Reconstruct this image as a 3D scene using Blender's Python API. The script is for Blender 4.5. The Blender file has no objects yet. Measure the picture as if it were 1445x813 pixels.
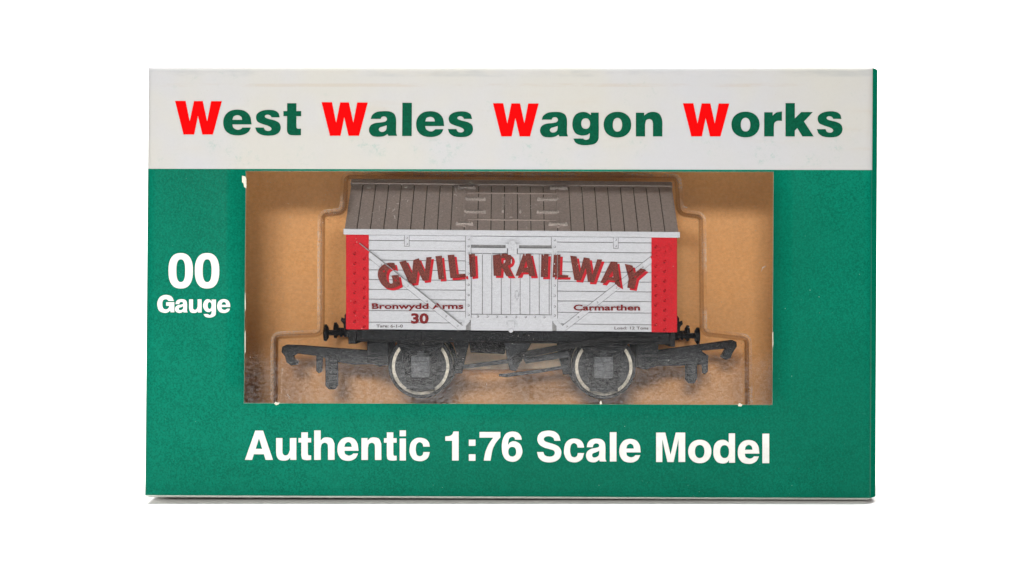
import bpy, math, random
from mathutils import Vector
from mathutils.geometry import delaunay_2d_cdt

random.seed(7)
sc = bpy.context.scene
COL = sc.collection
S = 0.00014            # metres per drawing unit: the box is about 14 cm wide
D = 2200.0             # camera distance from the front of the box, in units
CX, CY = 722.5, 406.5  # the point of the front panel straight ahead of the camera
FLOOR = 305.2          # the table lies this far below the camera axis
PI = math.pi

# ------------------------------------------------------------------ camera, world, lamps, exposure
cam = bpy.data.cameras.new('camera')
cam.sensor_width = 36.0
cam.lens = 36.0 * D / 1445.0
cam.clip_start = 0.01
cam.clip_end = 50.0
camo = bpy.data.objects.new('camera', cam)
COL.objects.link(camo)
camo.location = (0, -D * S, FLOOR * S)
camo.rotation_euler = (PI / 2, 0, 0)
sc.camera = camo

w = bpy.data.worlds.new('World')
sc.world = w
w.use_nodes = True
w.node_tree.nodes['Background'].inputs[0].default_value = (0.93, 0.96, 1.0, 1)
w.node_tree.nodes['Background'].inputs[1].default_value = 0.12


def area(name, loc, target, size, power, col=(1, 1, 1)):
    l = bpy.data.lights.new(name, 'AREA')
    l.shape = 'RECTANGLE'
    l.size, l.size_y = size
    l.energy = power
    l.color = col
    o = bpy.data.objects.new(name, l)
    COL.objects.link(o)
    o.location = loc
    d = Vector(target) - Vector(loc)
    o.rotation_euler = d.to_track_quat('-Z', 'Y').to_euler()
    return o


area('added_overhead_fill', (0, 0.10, 1.0), (0, 0.10, 0), (1.1, 0.7), 15.5, (1, 0.985, 0.96))  # added lamp out of view, burns the table out to white
area('added_front_fill', (-0.05, -0.80, 0.205), (0, 0, 0.045), (0.16, 0.07), 3.7, (1, 0.985, 0.97))  # added behind the camera to brighten the inside of the box
area('added_backdrop_fill', (0, 0.45, 0.9), (0, 1.2, 0.1), (1.8, 0.5), 22.0)  # added out of view to whiten the backdrop

sp = bpy.data.lights.new('added_table_spot', 'SPOT')  # added spot on the unseen foreground table, whose bounce lights the box
sp.energy = 70.0
sp.spot_size = math.radians(23)
sp.spot_blend = 0.7
sp.shadow_soft_size = 0.08
spo = bpy.data.objects.new('added_table_spot', sp)
COL.objects.link(spo)
spo.location = (-0.035, -0.15, 0.9)

sc.view_settings.view_transform = 'Standard'
sc.view_settings.look = 'None'
sc.view_settings.exposure = 0.0
sc.view_settings.gamma = 1.0
sc.cycles.use_denoising = True
sc.cycles.max_bounces = 14
sc.cycles.diffuse_bounces = 6
sc.cycles.glossy_bounces = 5
sc.cycles.transparent_max_bounces = 24
sc.cycles.sample_clamp_indirect = 6.0
sc.cycles.caustics_reflective = False


# ------------------------------------------------------------------ materials
class NT:
    def __init__(s, name):
        s.m = bpy.data.materials.new(name)
        s.m.use_nodes = True
        s.t = s.m.node_tree
        s.t.nodes.clear()
        s.out = s.n('ShaderNodeOutputMaterial')
        s.co = None

    def n(s, typ, **kw):
        nd = s.t.nodes.new(typ)
        for k, v in kw.items():
            setattr(nd, k, v)
        return nd

    def l(s, a, b):
        s.t.links.new(a, b)

    def coord(s):
        """object coordinates in drawing units"""
        if s.co is None:
            tc = s.n('ShaderNodeTexCoord')
            mp = s.n('ShaderNodeMapping')
            mp.inputs['Scale'].default_value = (1 / S,) * 3
            s.l(tc.outputs['Object'], mp.inputs['Vector'])
            s.co = mp.outputs['Vector']
        return s.co

    def noise(s, size, detail=3.0, rough=0.6, stretch=None):
        v = s.coord()
        if stretch:
            mp = s.n('ShaderNodeMapping')
            mp.inputs['Scale'].default_value = stretch
            s.l(v, mp.inputs['Vector'])
            v = mp.outputs['Vector']
        nd = s.n('ShaderNodeTexNoise')
        nd.inputs['Scale'].default_value = 1.0 / size
        nd.inputs['Detail'].default_value = detail
        nd.inputs['Roughness'].default_value = rough
        s.l(v, nd.inputs['Vector'])
        return nd.outputs['Fac']

    def ramp(s, fac, p0, p1, a=0.0, b=1.0):
        r = s.n('ShaderNodeMapRange')
        r.interpolation_type = 'SMOOTHSTEP'
        r.inputs['From Min'].default_value = p0
        r.inputs['From Max'].default_value = p1
        r.inputs['To Min'].default_value = a
        r.inputs['To Max'].default_value = b
        s.l(fac, r.inputs['Value'])
        return r.outputs['Result']

    def math(s, op, a, b=None):
        nd = s.n('ShaderNodeMath', operation=op)
        for i, v in enumerate((a, b)):
            if v is None:
                continue
            if isinstance(v, (int, float)):
                nd.inputs[i].default_value = v
            else:
                s.l(v, nd.inputs[i])
        return nd.outputs[0]

    def mix(s, fac, a, b):
        nd = s.n('ShaderNodeMix', data_type='RGBA')
        for sock, v in ((nd.inputs[0], fac), (nd.inputs[6], a), (nd.inputs[7], b)):
            if isinstance(v, tuple):
                sock.default_value = (*v, 1)
            elif isinstance(v, (int, float)):
                sock.default_value = v
            else:
                s.l(v, sock)
        return nd.outputs[2]

    def bsdf(s, color, rough=0.5, spec=0.5, metal=0.0, bump=None, bump_d=0.5):
        b = s.n('ShaderNodeBsdfPrincipled')
        for k, v in (('Base Color', color), ('Roughness', rough), ('Specular IOR Level', spec), ('Metallic', metal)):
            if isinstance(v, tuple):
                b.inputs[k].default_value = (*v, 1)
            elif isinstance(v, (int, float)):
                b.inputs[k].default_value = v
            else:
                s.l(v, b.inputs[k])
        if bump is not None:
            bp = s.n('ShaderNodeBump')
            bp.inputs['Strength'].default_value = bump_d
            bp.inputs['Distance'].default_value = S
            s.l(bump, bp.inputs['Height'])
            s.l(bp.outputs['Normal'], b.inputs['Normal'])
        s.l(b.outputs[0], s.out.inputs[0])
        return b


def simple(name, col, rough=0.5, spec=0.4, metal=0.0, grain=3.0, amt=0.12, bump=0.3, bsize=2.0):
    t = NT(name)
    f = t.ramp(t.noise(grain, 4, 0.7), 0.3, 0.7)
    dark = tuple(c * (1 - amt) for c in col)
    lite = tuple(min(1, c * (1 + amt)) for c in col)
    t.bsdf(t.mix(f, dark, lite), rough, spec, metal, t.noise(bsize, 3, 0.6), bump)
    return t.m


def green_card():
    t = NT('green_printed_card')
    g = t.ramp(t.noise(2.2, 3, 0.75), 0.32, 0.68)
    c = t.mix(g, (0.0003, 0.083, 0.050), (0.0012, 0.150, 0.092))
    m = t.ramp(t.noise(60, 4, 0.65), 0.35, 0.7)
    c = t.mix(t.math('MULTIPLY', m, 0.22), c, (0.004, 0.165, 0.105))
    m2 = t.ramp(t.noise(420, 2, 0.5), 0.38, 0.66)
    c = t.mix(t.math('MULTIPLY', m2, 0.45), c, (0.0006, 0.075, 0.042))
    # pale flecks where the ink has rubbed off the card
    sp = t.ramp(t.noise(3.2, 2, 0.5), 0.73, 0.78)
    ar = t.ramp(t.noise(45, 2, 0.5), 0.42, 0.66)
    c = t.mix(t.math('MULTIPLY', t.math('MULTIPLY', sp, ar), 0.5), c, (0.35, 0.62, 0.5))
    # fine scuffs
    sc1 = t.ramp(t.noise(14, 3, 0.7, (0.15, 1, 1.3)), 0.73, 0.79)
    c = t.mix(t.math('MULTIPLY', sc1, 0.35), c, (0.04, 0.28, 0.2))
    t.bsdf(c, 0.3, 0.035, 0, t.noise(2.4, 3, 0.7), 0.2)
    return t.m


def white_card():
    t = NT('white_printed_card')
    a = t.ramp(t.noise(170, 3, 0.6), 0.35, 0.65)
    c = t.mix(a, (0.378, 0.375, 0.382), (0.393, 0.380, 0.348))
    g = t.ramp(t.noise(4, 4, 0.7), 0.3, 0.7)
    c = t.mix(t.math('MULTIPLY', g, 0.13), c, (0.34, 0.335, 0.32))
    st = t.math('MULTIPLY', t.ramp(t.noise(13, 5, 0.75), 0.57, 0.72), t.ramp(t.noise(95, 2, 0.5), 0.47, 0.65))
    c = t.mix(t.math('MULTIPLY', st, 0.42), c, (0.25, 0.33, 0.29))
    # yellowed rubbing line along the upper fold
    br = t.math('MULTIPLY', t.ramp(t.noise(26, 4, 0.7, (0.16, 1, 1)), 0.53, 0.70), t.ramp(t.noise(150, 2, 0.5), 0.42, 0.6))
    c = t.mix(t.math('MULTIPLY', br, 0.16), c, (0.38, 0.30, 0.18))
    sx = t.n('ShaderNodeSeparateXYZ')
    t.l(t.coord(), sx.inputs[0])

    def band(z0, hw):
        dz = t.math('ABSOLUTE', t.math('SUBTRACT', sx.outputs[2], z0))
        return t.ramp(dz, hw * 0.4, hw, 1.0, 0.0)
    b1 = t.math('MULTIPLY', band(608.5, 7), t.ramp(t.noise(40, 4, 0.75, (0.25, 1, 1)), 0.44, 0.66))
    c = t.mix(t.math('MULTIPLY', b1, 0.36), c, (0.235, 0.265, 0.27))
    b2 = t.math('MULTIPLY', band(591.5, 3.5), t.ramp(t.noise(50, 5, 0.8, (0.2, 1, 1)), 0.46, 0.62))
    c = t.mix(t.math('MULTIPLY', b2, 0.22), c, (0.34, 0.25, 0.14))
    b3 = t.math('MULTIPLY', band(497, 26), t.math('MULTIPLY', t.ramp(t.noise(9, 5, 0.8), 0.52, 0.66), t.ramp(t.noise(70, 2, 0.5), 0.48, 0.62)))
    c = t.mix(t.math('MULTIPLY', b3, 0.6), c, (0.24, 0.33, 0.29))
    dk = t.ramp(t.noise(2.6, 2, 0.5), 0.75, 0.80)
    c = t.mix(t.math('MULTIPLY', dk, 0.55), c, (0.30, 0.27, 0.22))
    t.bsdf(c, 0.5, 0.08, 0, t.noise(3, 4, 0.7), 0.14)
    return t.m


def kraft():
    t = NT('brown_card')
    g = t.ramp(t.noise(5, 5, 0.7), 0.3, 0.7)
    c = t.mix(g, (0.78, 0.38, 0.14), (0.88, 0.46, 0.19))
    b = t.ramp(t.noise(120, 2, 0.5), 0.35, 0.65)
    c = t.mix(t.math('MULTIPLY', b, 0.3), c, (0.72, 0.40, 0.20))
    t.bsdf(c, 0.7, 0.2, 0, t.noise(5, 4, 0.7), 0.2)
    return t.m


def clear_film(name, base, edge, rough, bump, bsize, dust, stretch=None, grain=3.2, thick=(0.9, 0.88, 0.85)):
    t = NT(name)
    lw = t.n('ShaderNodeLayerWeight')
    bp = t.n('ShaderNodeBump')
    bp.inputs['Strength'].default_value = bump
    bp.inputs['Distance'].default_value = S
    t.l(t.noise(bsize, 3, 0.65, stretch), bp.inputs['Height'])
    f = t.math('POWER', lw.outputs['Facing'], 3.5)
    gr = t.ramp(t.noise(grain, 2, 0.7, (0.42, 1, 1)), 0.38, 0.62, 0.2, 1.8)
    f = t.math('ADD', t.math('MULTIPLY', f, edge), t.math('MULTIPLY', gr, base))
    thick = t.mix(t.ramp(t.noise(1.8, 2, 0.6), 0.35, 0.65), thick, tuple(min(1, c * 1.5) for c in thick))
    tr = t.n('ShaderNodeBsdfTransparent')
    t.l(t.mix(t.ramp(lw.outputs['Facing'], 0.45, 0.95), (0.998, 0.994, 0.985), thick), tr.inputs[0])
    gl = t.n('ShaderNodeBsdfGlossy')
    gl.inputs['Roughness'].default_value = rough
    t.l(bp.outputs['Normal'], gl.inputs['Normal'])
    mx = t.n('ShaderNodeMixShader')
    t.l(f, mx.inputs[0])
    t.l(tr.outputs[0], mx.inputs[1])
    t.l(gl.outputs[0], mx.inputs[2])
    df = t.n('ShaderNodeBsdfDiffuse')
    df.inputs[0].default_value = (0.86, 0.83, 0.78, 1)
    sp = t.ramp(t.noise(2.6, 2, 0.5), dust, dust + 0.06)
    sp = t.math('MULTIPLY', sp, t.ramp(t.noise(60, 2, 0.5), 0.35, 0.6))
    mx2 = t.n('ShaderNodeMixShader')
    t.l(t.math('MULTIPLY', sp, 0.65), mx2.inputs[0])
    t.l(mx.outputs[0], mx2.inputs[1])
    t.l(df.outputs[0], mx2.inputs[2])
    t.l(mx2.outputs[0], t.out.inputs[0])
    return t.m


def fold_highlight():
    """pale diffuse mix painting the bright highlights along the fold of the tray"""
    t = NT('painted_fold_highlight')
    f = t.math('MULTIPLY', t.ramp(t.noise(60, 2, 0.5), 0.36, 0.58, 0.1, 1.0), t.ramp(t.noise(2.4, 2, 0.7), 0.3, 0.6, 0.35, 1.0))
    tr = t.n('ShaderNodeBsdfTransparent')
    tr.inputs[0].default_value = (0.9, 0.86, 0.8, 1)
    df = t.n('ShaderNodeBsdfDiffuse')
    df.inputs[0].default_value = (0.86, 0.74, 0.62, 1)
    mx = t.n('ShaderNodeMixShader')
    t.l(t.math('MULTIPLY', f, 0.40), mx.inputs[0])
    t.l(tr.outputs[0], mx.inputs[1])
    t.l(df.outputs[0], mx.inputs[2])
    t.l(mx.outputs[0], t.out.inputs[0])
    return t.m


M = dict(
    green=green_card(),
    white=white_card(),
    kraft=kraft(),
    green_side=simple('green_printed_side', (0.001, 0.115, 0.064), 0.7, 0.0, grain=2.4, amt=0.3),
    core_pale=simple('pale_board', (0.72, 0.71, 0.66), 0.8, 0.05),
    core=simple('board_core', (0.52, 0.50, 0.41), 0.8, 0.1, grain=4, amt=0.08),
    ink_red=simple('red_ink', (0.56, 0.001, 0.0015), 0.6, 0.02, grain=3, amt=0.04, bump=0.1),
    ink_green=simple('dark_green_ink', (0.0004, 0.058, 0.029), 0.6, 0.04, grain=2.5, amt=0.22, bump=0.12),
    ink_white=simple('white_ink', (0.60, 0.585, 0.555), 0.5, 0.08, grain=9, amt=0.05, bump=0.1),
    film=clear_film('clear_window_film', 0.034, 0.75, 0.05, 0.035, 7, 0.77, (0.45, 1, 1)),
    blister=clear_film('clear_blister_plastic', 0.028, 0.75, 0.07, 0.06, 4, 0.77, None, 2.0, (0.30, 0.22, 0.16)),
    fold=fold_highlight(),
    ledge=simple('frosted_plastic', (0.90, 0.68, 0.47), 0.45, 0.4, grain=8, amt=0.06),
    body=simple('pale_grey_plastic', (0.435, 0.446, 0.482), 0.45, 0.10, grain=2.2, amt=0.035, bump=0.16, bsize=1.6),
    red=simple('red_plastic', (0.42, 0.009, 0.016), 0.45, 0.08, grain=2.0, amt=0.16, bump=0.4, bsize=2.4),
    rivet_shade=simple('dark_red_rivet_shade', (0.13, 0.006, 0.008), 0.6, 0.05),  # painted shade at the side of each rivet
    groove_shade=simple('groove_shade_paint', (0.20, 0.20, 0.205), 0.7, 0.05, amt=0.2),  # painted shade for plank gaps, strap edges and bolt heads
    roof_gap=simple('dark_roof_gap', (0.05, 0.042, 0.036), 0.7, 0.05),
    roof=simple('brown_grey_plastic', (0.325, 0.270, 0.248), 0.55, 0.10, grain=3.0, amt=0.12, bump=0.3),
    roof_trim=simple('worn_roof_plastic', (0.30, 0.26, 0.24), 0.5, 0.4, grain=2.5, amt=0.3),
    brown=simple('brown_lettering_paint', (0.125, 0.030, 0.024), 0.5, 0.08, grain=2.0, amt=0.45, bump=0.2),
    scarlet=simple('red_lettering_paint', (0.40, 0.010, 0.019), 0.5, 0.08, grain=2.0, amt=0.12, bump=0.2),
    maroon=simple('maroon_lettering_paint', (0.15, 0.012, 0.014), 0.5, 0.08, grain=2.0, amt=0.2),
    dark_grey=simple('dark_grey_lettering_paint', (0.10, 0.09, 0.09), 0.5, 0.3, grain=2.0, amt=0.2),
    black=simple('black_plastic', (0.007, 0.007, 0.008), 0.45, 0.1, grain=2.0, amt=0.4, bump=0.8, bsize=2.6),
    chassis=simple('charcoal_plastic', (0.011, 0.012, 0.014), 0.5, 0.08, grain=2.4, amt=0.6, bump=0.5, bsize=2.6),
    grey=simple('grey_plastic', (0.026, 0.028, 0.032), 0.5, 0.1, grain=3.0, amt=0.4, bump=0.4, bsize=2.8),
    lint=simple('pale_lint', (0.42, 0.39, 0.35), 0.8, 0.05),
    axlebox=simple('worn_grey_plastic', (0.07, 0.074, 0.082), 0.5, 0.12, grain=3, amt=0.4, bump=0.4),
    tyre=simple('bright_wheel_rim', (0.52, 0.485, 0.41), 0.45, 0.25, metal=0.0, grain=5, amt=0.35),
    floor=simple('white_table', (0.90, 0.90, 0.90), 0.75, 0.1, grain=300, amt=0.01, bump=0.0),
)


# ------------------------------------------------------------------ mesh helpers
def V(x, y, z):
    """drawing units, z measured from the camera axis -> world metres"""
    return Vector((x * S, y * S, (z + FLOOR) * S))


def P(px, py, y=0.0):
    f = (D + y) / D
    return V((px - CX) * f, y, (CY - py) * f)


TILT = 0.0095   # the wagon sits a touch lower at its right end


def PW(px, py, y):
    return P(px, py + (px - CX) * TILT, y)


class MB:
    def __init__(s, pt=P):
        s.v, s.f, s.mi, s.mats, s.pt, s.sm = [], [], [], [], pt, []

    def mat(s, m):
        if m not in s.mats:
            s.mats.append(m)
        return s.mats.index(m)

    def add(s, vs, fs, m, smooth=False):
        b = len(s.v)
        s.v += [Vector(v) for v in vs]
        i = s.mat(m)
        for f in fs:
            s.f.append(tuple(b + k for k in f))
            s.mi.append(i)
            s.sm.append(smooth)

    def prism(s, pts, y0, y1, m):
        """outline (picture units at depth y0) pushed straight back to depth y1"""
        a = [s.pt(x, y, y0) for x, y in pts]
        d = Vector((0, (y1 - y0) * S, 0))
        n = len(pts)
        vs = a + [p + d for p in a]
        ar = sum(pts[i][0] * pts[(i + 1) % n][1] - pts[(i + 1) % n][0] * pts[i][1] for i in range(n))
        fr, bk = tuple(range(n)), tuple(range(2 * n - 1, n - 1, -1))
        fs = [fr, bk] + [(i, i + n, (i + 1) % n + n, (i + 1) % n) for i in range(n)]
        if ar < 0:
            fs = [tuple(reversed(f)) for f in fs]
        s.add(vs, [tuple(reversed(f)) for f in fs], m)

    def slab(s, x0, ya, x1, yb, y0, y1, m):
        s.prism([(x0, ya), (x1, ya), (x1, yb), (x0, yb)], y0, y1, m)

    def strip(s, xa, ya, xb, yb, wd, y0, y1, m):
        dx, dy = xb - xa, yb - ya
        L = math.hypot(dx, dy)
        nx, ny = -dy / L * wd / 2, dx / L * wd / 2
        s.prism([(xa + nx, ya + ny), (xb + nx, yb + ny), (xb - nx, yb - ny), (xa - nx, ya - ny)], y0, y1, m)

    def disc(s, cx, cy, r, y0, y1, m, n=24, r2=None, hole=0.0, smooth=False):
        """round piece whose axis runs front to back; r2 = radius at y0"""
        r2 = r if r2 is None else r2
        c0 = s.pt(cx, cy, y0)
        k = (D + y0) / D * S
        vs, fs = [], []
        rings = [(r2, 0), (r, (y1 - y0) * S)]
        if hole:
            rings = [(hole, 0)] + rings + [(hole, (y1 - y0) * S)]
        for rr, dy in rings:
            for i in range(n):
                a = 2 * PI * i / n
                vs.append(c0 + Vector((math.cos(a) * rr * k, dy, math.sin(a) * rr * k)))
        for q in range(len(rings) - 1):
            for i in range(n):
                j = (i + 1) % n
                fs.append((q * n + i, q * n + j, (q + 1) * n + j, (q + 1) * n + i))
        if hole:
            q = len(rings) - 1
            for i in range(n):
                j = (i + 1) % n
                fs.append((q * n + i, q * n + j, j, i))
        else:
            fs.append(tuple(reversed(range(n))))
            fs.append(tuple(range(n, 2 * n)))
        s.add(vs, fs, m, smooth)

    def dome(s, cx, cy, r, y0, h, m, dark_grey=None):
        if dark_grey is not None:
            s.disc(cx + 0.35, cy + 0.5, r * 1.25, y0 - 0.12, y0 + 0.1, dark_grey, 10)  # dark disc set down and right paints the shadow of the bolt head
        n = 8
        c0 = s.pt(cx, cy, y0)
        k = (D + y0) / D * S
        vs, fs = [], []
        for rr, dy in ((1, 0.0), (0.78, -0.62), (0.4, -0.92)):
            for i in range(n):
                a = 2 * PI * i / n
                vs.append(c0 + Vector((math.cos(a) * rr * r * k, dy * h * S, math.sin(a) * rr * r * k)))
        vs.append(c0 + Vector((0, -h * S, 0)))
        for q in range(2):
            for i in range(n):
                j = (i + 1) % n
                fs.append((q * n + j, q * n + i, (q + 1) * n + i, (q + 1) * n + j))
        for i in range(n):
            fs.append((2 * n + (i + 1) % n, 2 * n + i, 3 * n))
        s.add(vs, fs, m, True)

    def tube(s, pts, r, m, n=8):
        """round rod through world points"""
        vs, fs = [], []
        for i, p in enumerate(pts):
            t = (pts[min(i + 1, len(pts) - 1)] - pts[max(i - 1, 0)]).normalized()
            u = t.cross(Vector((0, 0, 1)))
            if u.length < 1e-3:
                u = t.cross(Vector((0, 1, 0)))
            u.normalize()
            wv = t.cross(u)
            rr = (r[i] if isinstance(r, (list, tuple)) else r) * S
            for k in range(n):
                a = 2 * PI * k / n
                vs.append(p + (u * math.cos(a) + wv * math.sin(a)) * rr)
        for i in range(len(pts) - 1):
            for k in range(n):
                j = (k + 1) % n
                fs.append((i * n + k, i * n + j, (i + 1) * n + j, (i + 1) * n + k))
        fs.append(tuple(reversed(range(n))))
        fs.append(tuple(range((len(pts) - 1) * n, len(pts) * n)))
        s.add(vs, fs, m, True)

    def hexa(s, c, m):
        """eight corners: front tl tr br bl, then the same behind"""
        s.add(c, [(3, 2, 1, 0), (4, 5, 6, 7), (0, 1, 5, 4), (1, 2, 6, 5), (2, 3, 7, 6), (3, 0, 4, 7)], m)

    def build(s, name, parent=None, bevel=0.0):
        me = bpy.data.meshes.new(name)
        off = parent_world(parent)
        me.from_pydata([v - off for v in s.v], [], s.f)
        for m in s.mats:
            me.materials.append(m)
        me.polygons.foreach_set('material_index', s.mi)
        me.polygons.foreach_set('use_smooth', s.sm)
        me.update()
        o = bpy.data.objects.new(name, me)
        COL.objects.link(o)
        o.parent = parent
        if bevel:
            b = o.modifiers.new('bevel', 'BEVEL')
            b.width = bevel * S
            b.segments = 2
            b.limit_method = 'ANGLE'
            b.angle_limit = math.radians(40)
        return o


def parent_world(p):
    o = Vector((0, 0, 0))
    while p is not None:
        o = o + p.location
        p = p.parent
    return o


def thing(name, loc, label, cat):
    o = bpy.data.objects.new(name, None)
    COL.objects.link(o)
    o.location = loc
    o['label'] = label
    o['category'] = cat
    o.empty_display_size = 0.01
    return o


# ------------------------------------------------------------------ letters, drawn as outlines
def spline(tokens):
    """'x,y' is a corner, 'x,y*' a smooth point"""
    pts = []
    for t in tokens:
        sm = t.endswith('*')
        x, y = t.rstrip('*').split(',')
        pts.append((float(x), float(y), sm))
    n = len(pts)
    out = []
    for i in range(n):
        p1, p2 = pts[i], pts[(i + 1) % n]
        out.append((p1[0], p1[1]))
        if not (p1[2] or p2[2]):
            continue
        p0 = pts[i - 1] if p1[2] else (2 * p1[0] - p2[0], 2 * p1[1] - p2[1], 0)
        p3 = pts[(i + 2) % n] if p2[2] else (2 * p2[0] - p1[0], 2 * p2[1] - p1[1], 0)

        def kn(a, b):
            return max(1e-3, math.hypot(a[0] - b[0], a[1] - b[1])) ** 0.5
        t0 = 0.0
        t1 = t0 + kn(p0, p1)
        t2 = t1 + kn(p1, p2)
        t3 = t2 + kn(p2, p3)
        for q in range(1, 6):
            t_ = t1 + (t2 - t1) * q / 6
            r = []
            for k in (0, 1):
                a1 = (t1 - t_) / (t1 - t0) * p0[k] + (t_ - t0) / (t1 - t0) * p1[k]
                a2 = (t2 - t_) / (t2 - t1) * p1[k] + (t_ - t1) / (t2 - t1) * p2[k]
                a3 = (t3 - t_) / (t3 - t2) * p2[k] + (t_ - t2) / (t3 - t2) * p3[k]
                b1 = (t2 - t_) / (t2 - t0) * a1 + (t_ - t0) / (t2 - t0) * a2
                b2 = (t3 - t_) / (t3 - t1) * a2 + (t_ - t1) / (t3 - t1) * a3
                r.append((t2 - t_) / (t2 - t1) * b1 + (t_ - t1) / (t2 - t1) * b2)
            out.append(tuple(r))
    return out


def ellipse(cx, cy, rx, ry, n=2.25):
    out = []
    for i in range(40):
        a = 2 * PI * i / 40
        c, s_ = math.cos(a), math.sin(a)
        out.append((cx + rx * math.copysign(abs(c) ** (2 / n), c), cy + ry * math.copysign(abs(s_) ** (2 / n), s_)))
    return out


def outline(d):
    cs = []
    for part in d.split('|'):
        tk = part.split()
        if tk[0] == 'E':
            cs.append(ellipse(*[float(v) for v in tk[1:]]))
        else:
            cs.append(spline(tk))
    return cs


def inside(x, y, cs):
    c = False
    for k in cs:
        n = len(k)
        for i in range(n):
            xa, ya = k[i]
            xb, yb = k[i - 1]
            if (ya > y) != (yb > y) and x < (xb - xa) * (y - ya) / (yb - ya) + xa:
                c = not c
    return c


def fill(mb, cs, m, depth, grid=0.0):
    """a printed letter: cs in picture units; depth is a number or a function of (px, py)"""
    vs, es = [], []
    for k in cs:
        b = len(vs)
        n = len(k)
        vs += [Vector(p) for p in k]
        es += [(b + i, b + (i + 1) % n) for i in range(n)]
    if grid:
        xs = [v.x for v in vs]
        ys = [v.y for v in vs]
        x = min(xs) + grid * 0.5
        while x < max(xs):
            y = min(ys) + grid * 0.5
            while y < max(ys):
                if inside(x, y, cs):
                    vs.append(Vector((x + 0.01 * random.random(), y)))
                y += grid
            x += grid
    ov, oe, of = delaunay_2d_cdt(vs, es, [], 0, 1e-5)[:3]
    fs = []
    for f in of:
        x = sum(ov[i].x for i in f) / len(f)
        y = sum(ov[i].y for i in f) / len(f)
        if inside(x, y, cs):
            ar = sum(ov[f[i]].x * ov[f[i - 1]].y - ov[f[i - 1]].x * ov[f[i]].y for i in range(len(f)))
            fs.append(tuple(f) if ar < 0 else tuple(reversed(f)))
    dz = depth if callable(depth) else (lambda a, b: depth)
    # the picture y axis points down, so reverse the winding to face the viewer
    mb.add([mb.pt(v.x, v.y, dz(v.x, v.y)) for v in ov], [tuple(reversed(f)) for f in fs], m)


def bbox(cs):
    xs = [p[0] for k in cs for p in k]
    ys = [p[1] for k in cs for p in k]
    return min(xs), min(ys), max(xs), max(ys)


def place(cs, x0, y0, x1, y1, r=0.0):
    a, b, c, d = bbox(cs)
    return [[(x0 + (p[0] - a) / (c - a) * (x1 - x0), y0 + (p[1] - b) / (d - b) * (y1 - y0)) for p in k] for k in cs]


HEAVY = {
    'W': '50,90 158,90 200,298 243,92 333,92 378,298 418,93 528,93 437,433 329,433 284,243 246,433 137,433',
    'e': '832,330 636,330 645,362* 688,385* 722,377* 738,362 824,362 800,405* 755,432* 690,442* 610,428* 560,385* 541,310* 560,240* 612,193* 690,179* 765,195* 815,245* | 636,283 735,283 725,252* 690,236* 648,250*',
    's': '1118,258 1105,215* 1070,190* 1000,181* 925,195* 885,225* 876,262* 890,300* 940,325* 1000,345* 1028,362* 1034,377* 1022,392* 1000,397* 970,388* 955,362 868,362 885,405* 930,435* 1005,445* 1075,435* 1115,405* 1128,362* 1115,318* 1070,290* 1000,272* 970,258* 966,245* 978,234* 1000,231* 1022,240* 1035,258',
    't': '1193,114 1288,114 1288,194 1337,194 1337,246 1288,246 1288,350 1292,368* 1308,374* 1335,373 1335,440 1270,442* 1215,434* 1195,408* 1191,370 1193,246 1155,246 1155,194 1193,194',
    'a': '490,238 503,205* 540,178* 605,169* 665,174* 700,195* 715,235* 716,340* 718,368* 725,388 648,388 640,372 610,390* 560,397* 505,388* 480,360* 475,330* 490,295* 530,275* 590,268* 625,258* 635,240* 625,221* 605,216* 588,222* 578,238 | 632,295 600,305* 572,315* 562,332* 575,350* 600,353* 625,338* 632,312*',
    'l': '772,95 856,95 854,390 769,390',
    'g': '832,168 896,168 896,350* 892,390* 868,420* 800,434* 740,430* 705,412* 688,380 768,380 778,388* 795,390* 815,382* 822,360* 822,337 800,350* 755,355* 710,340* 685,300* 680,255* 690,210* 715,178* 760,163* 800,168* 832,188 | E 789 258 36 43',
    'o': 'E 1048 266 113 105 2.15 | E 1048 267 38 56 2.2',
    'n': '1198,168 1267,168 1267,190 1300,168* 1345,161* 1390,178* 1413,225* 1415,300 1415,362 1338,362 1338,260 1330,230* 1307,220* 1283,230* 1274,262 1274,362 1198,362',
    'r': '713,165 782,165 782,192 812,167* 858,159 858,235 818,236* 797,252* 792,285 792,362 713,362',
    'k': '887,90 963,90 963,215 1015,163 1110,163 1038,240 1117,362 1025,362 983,294 963,315 963,362 887,362',
}
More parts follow.
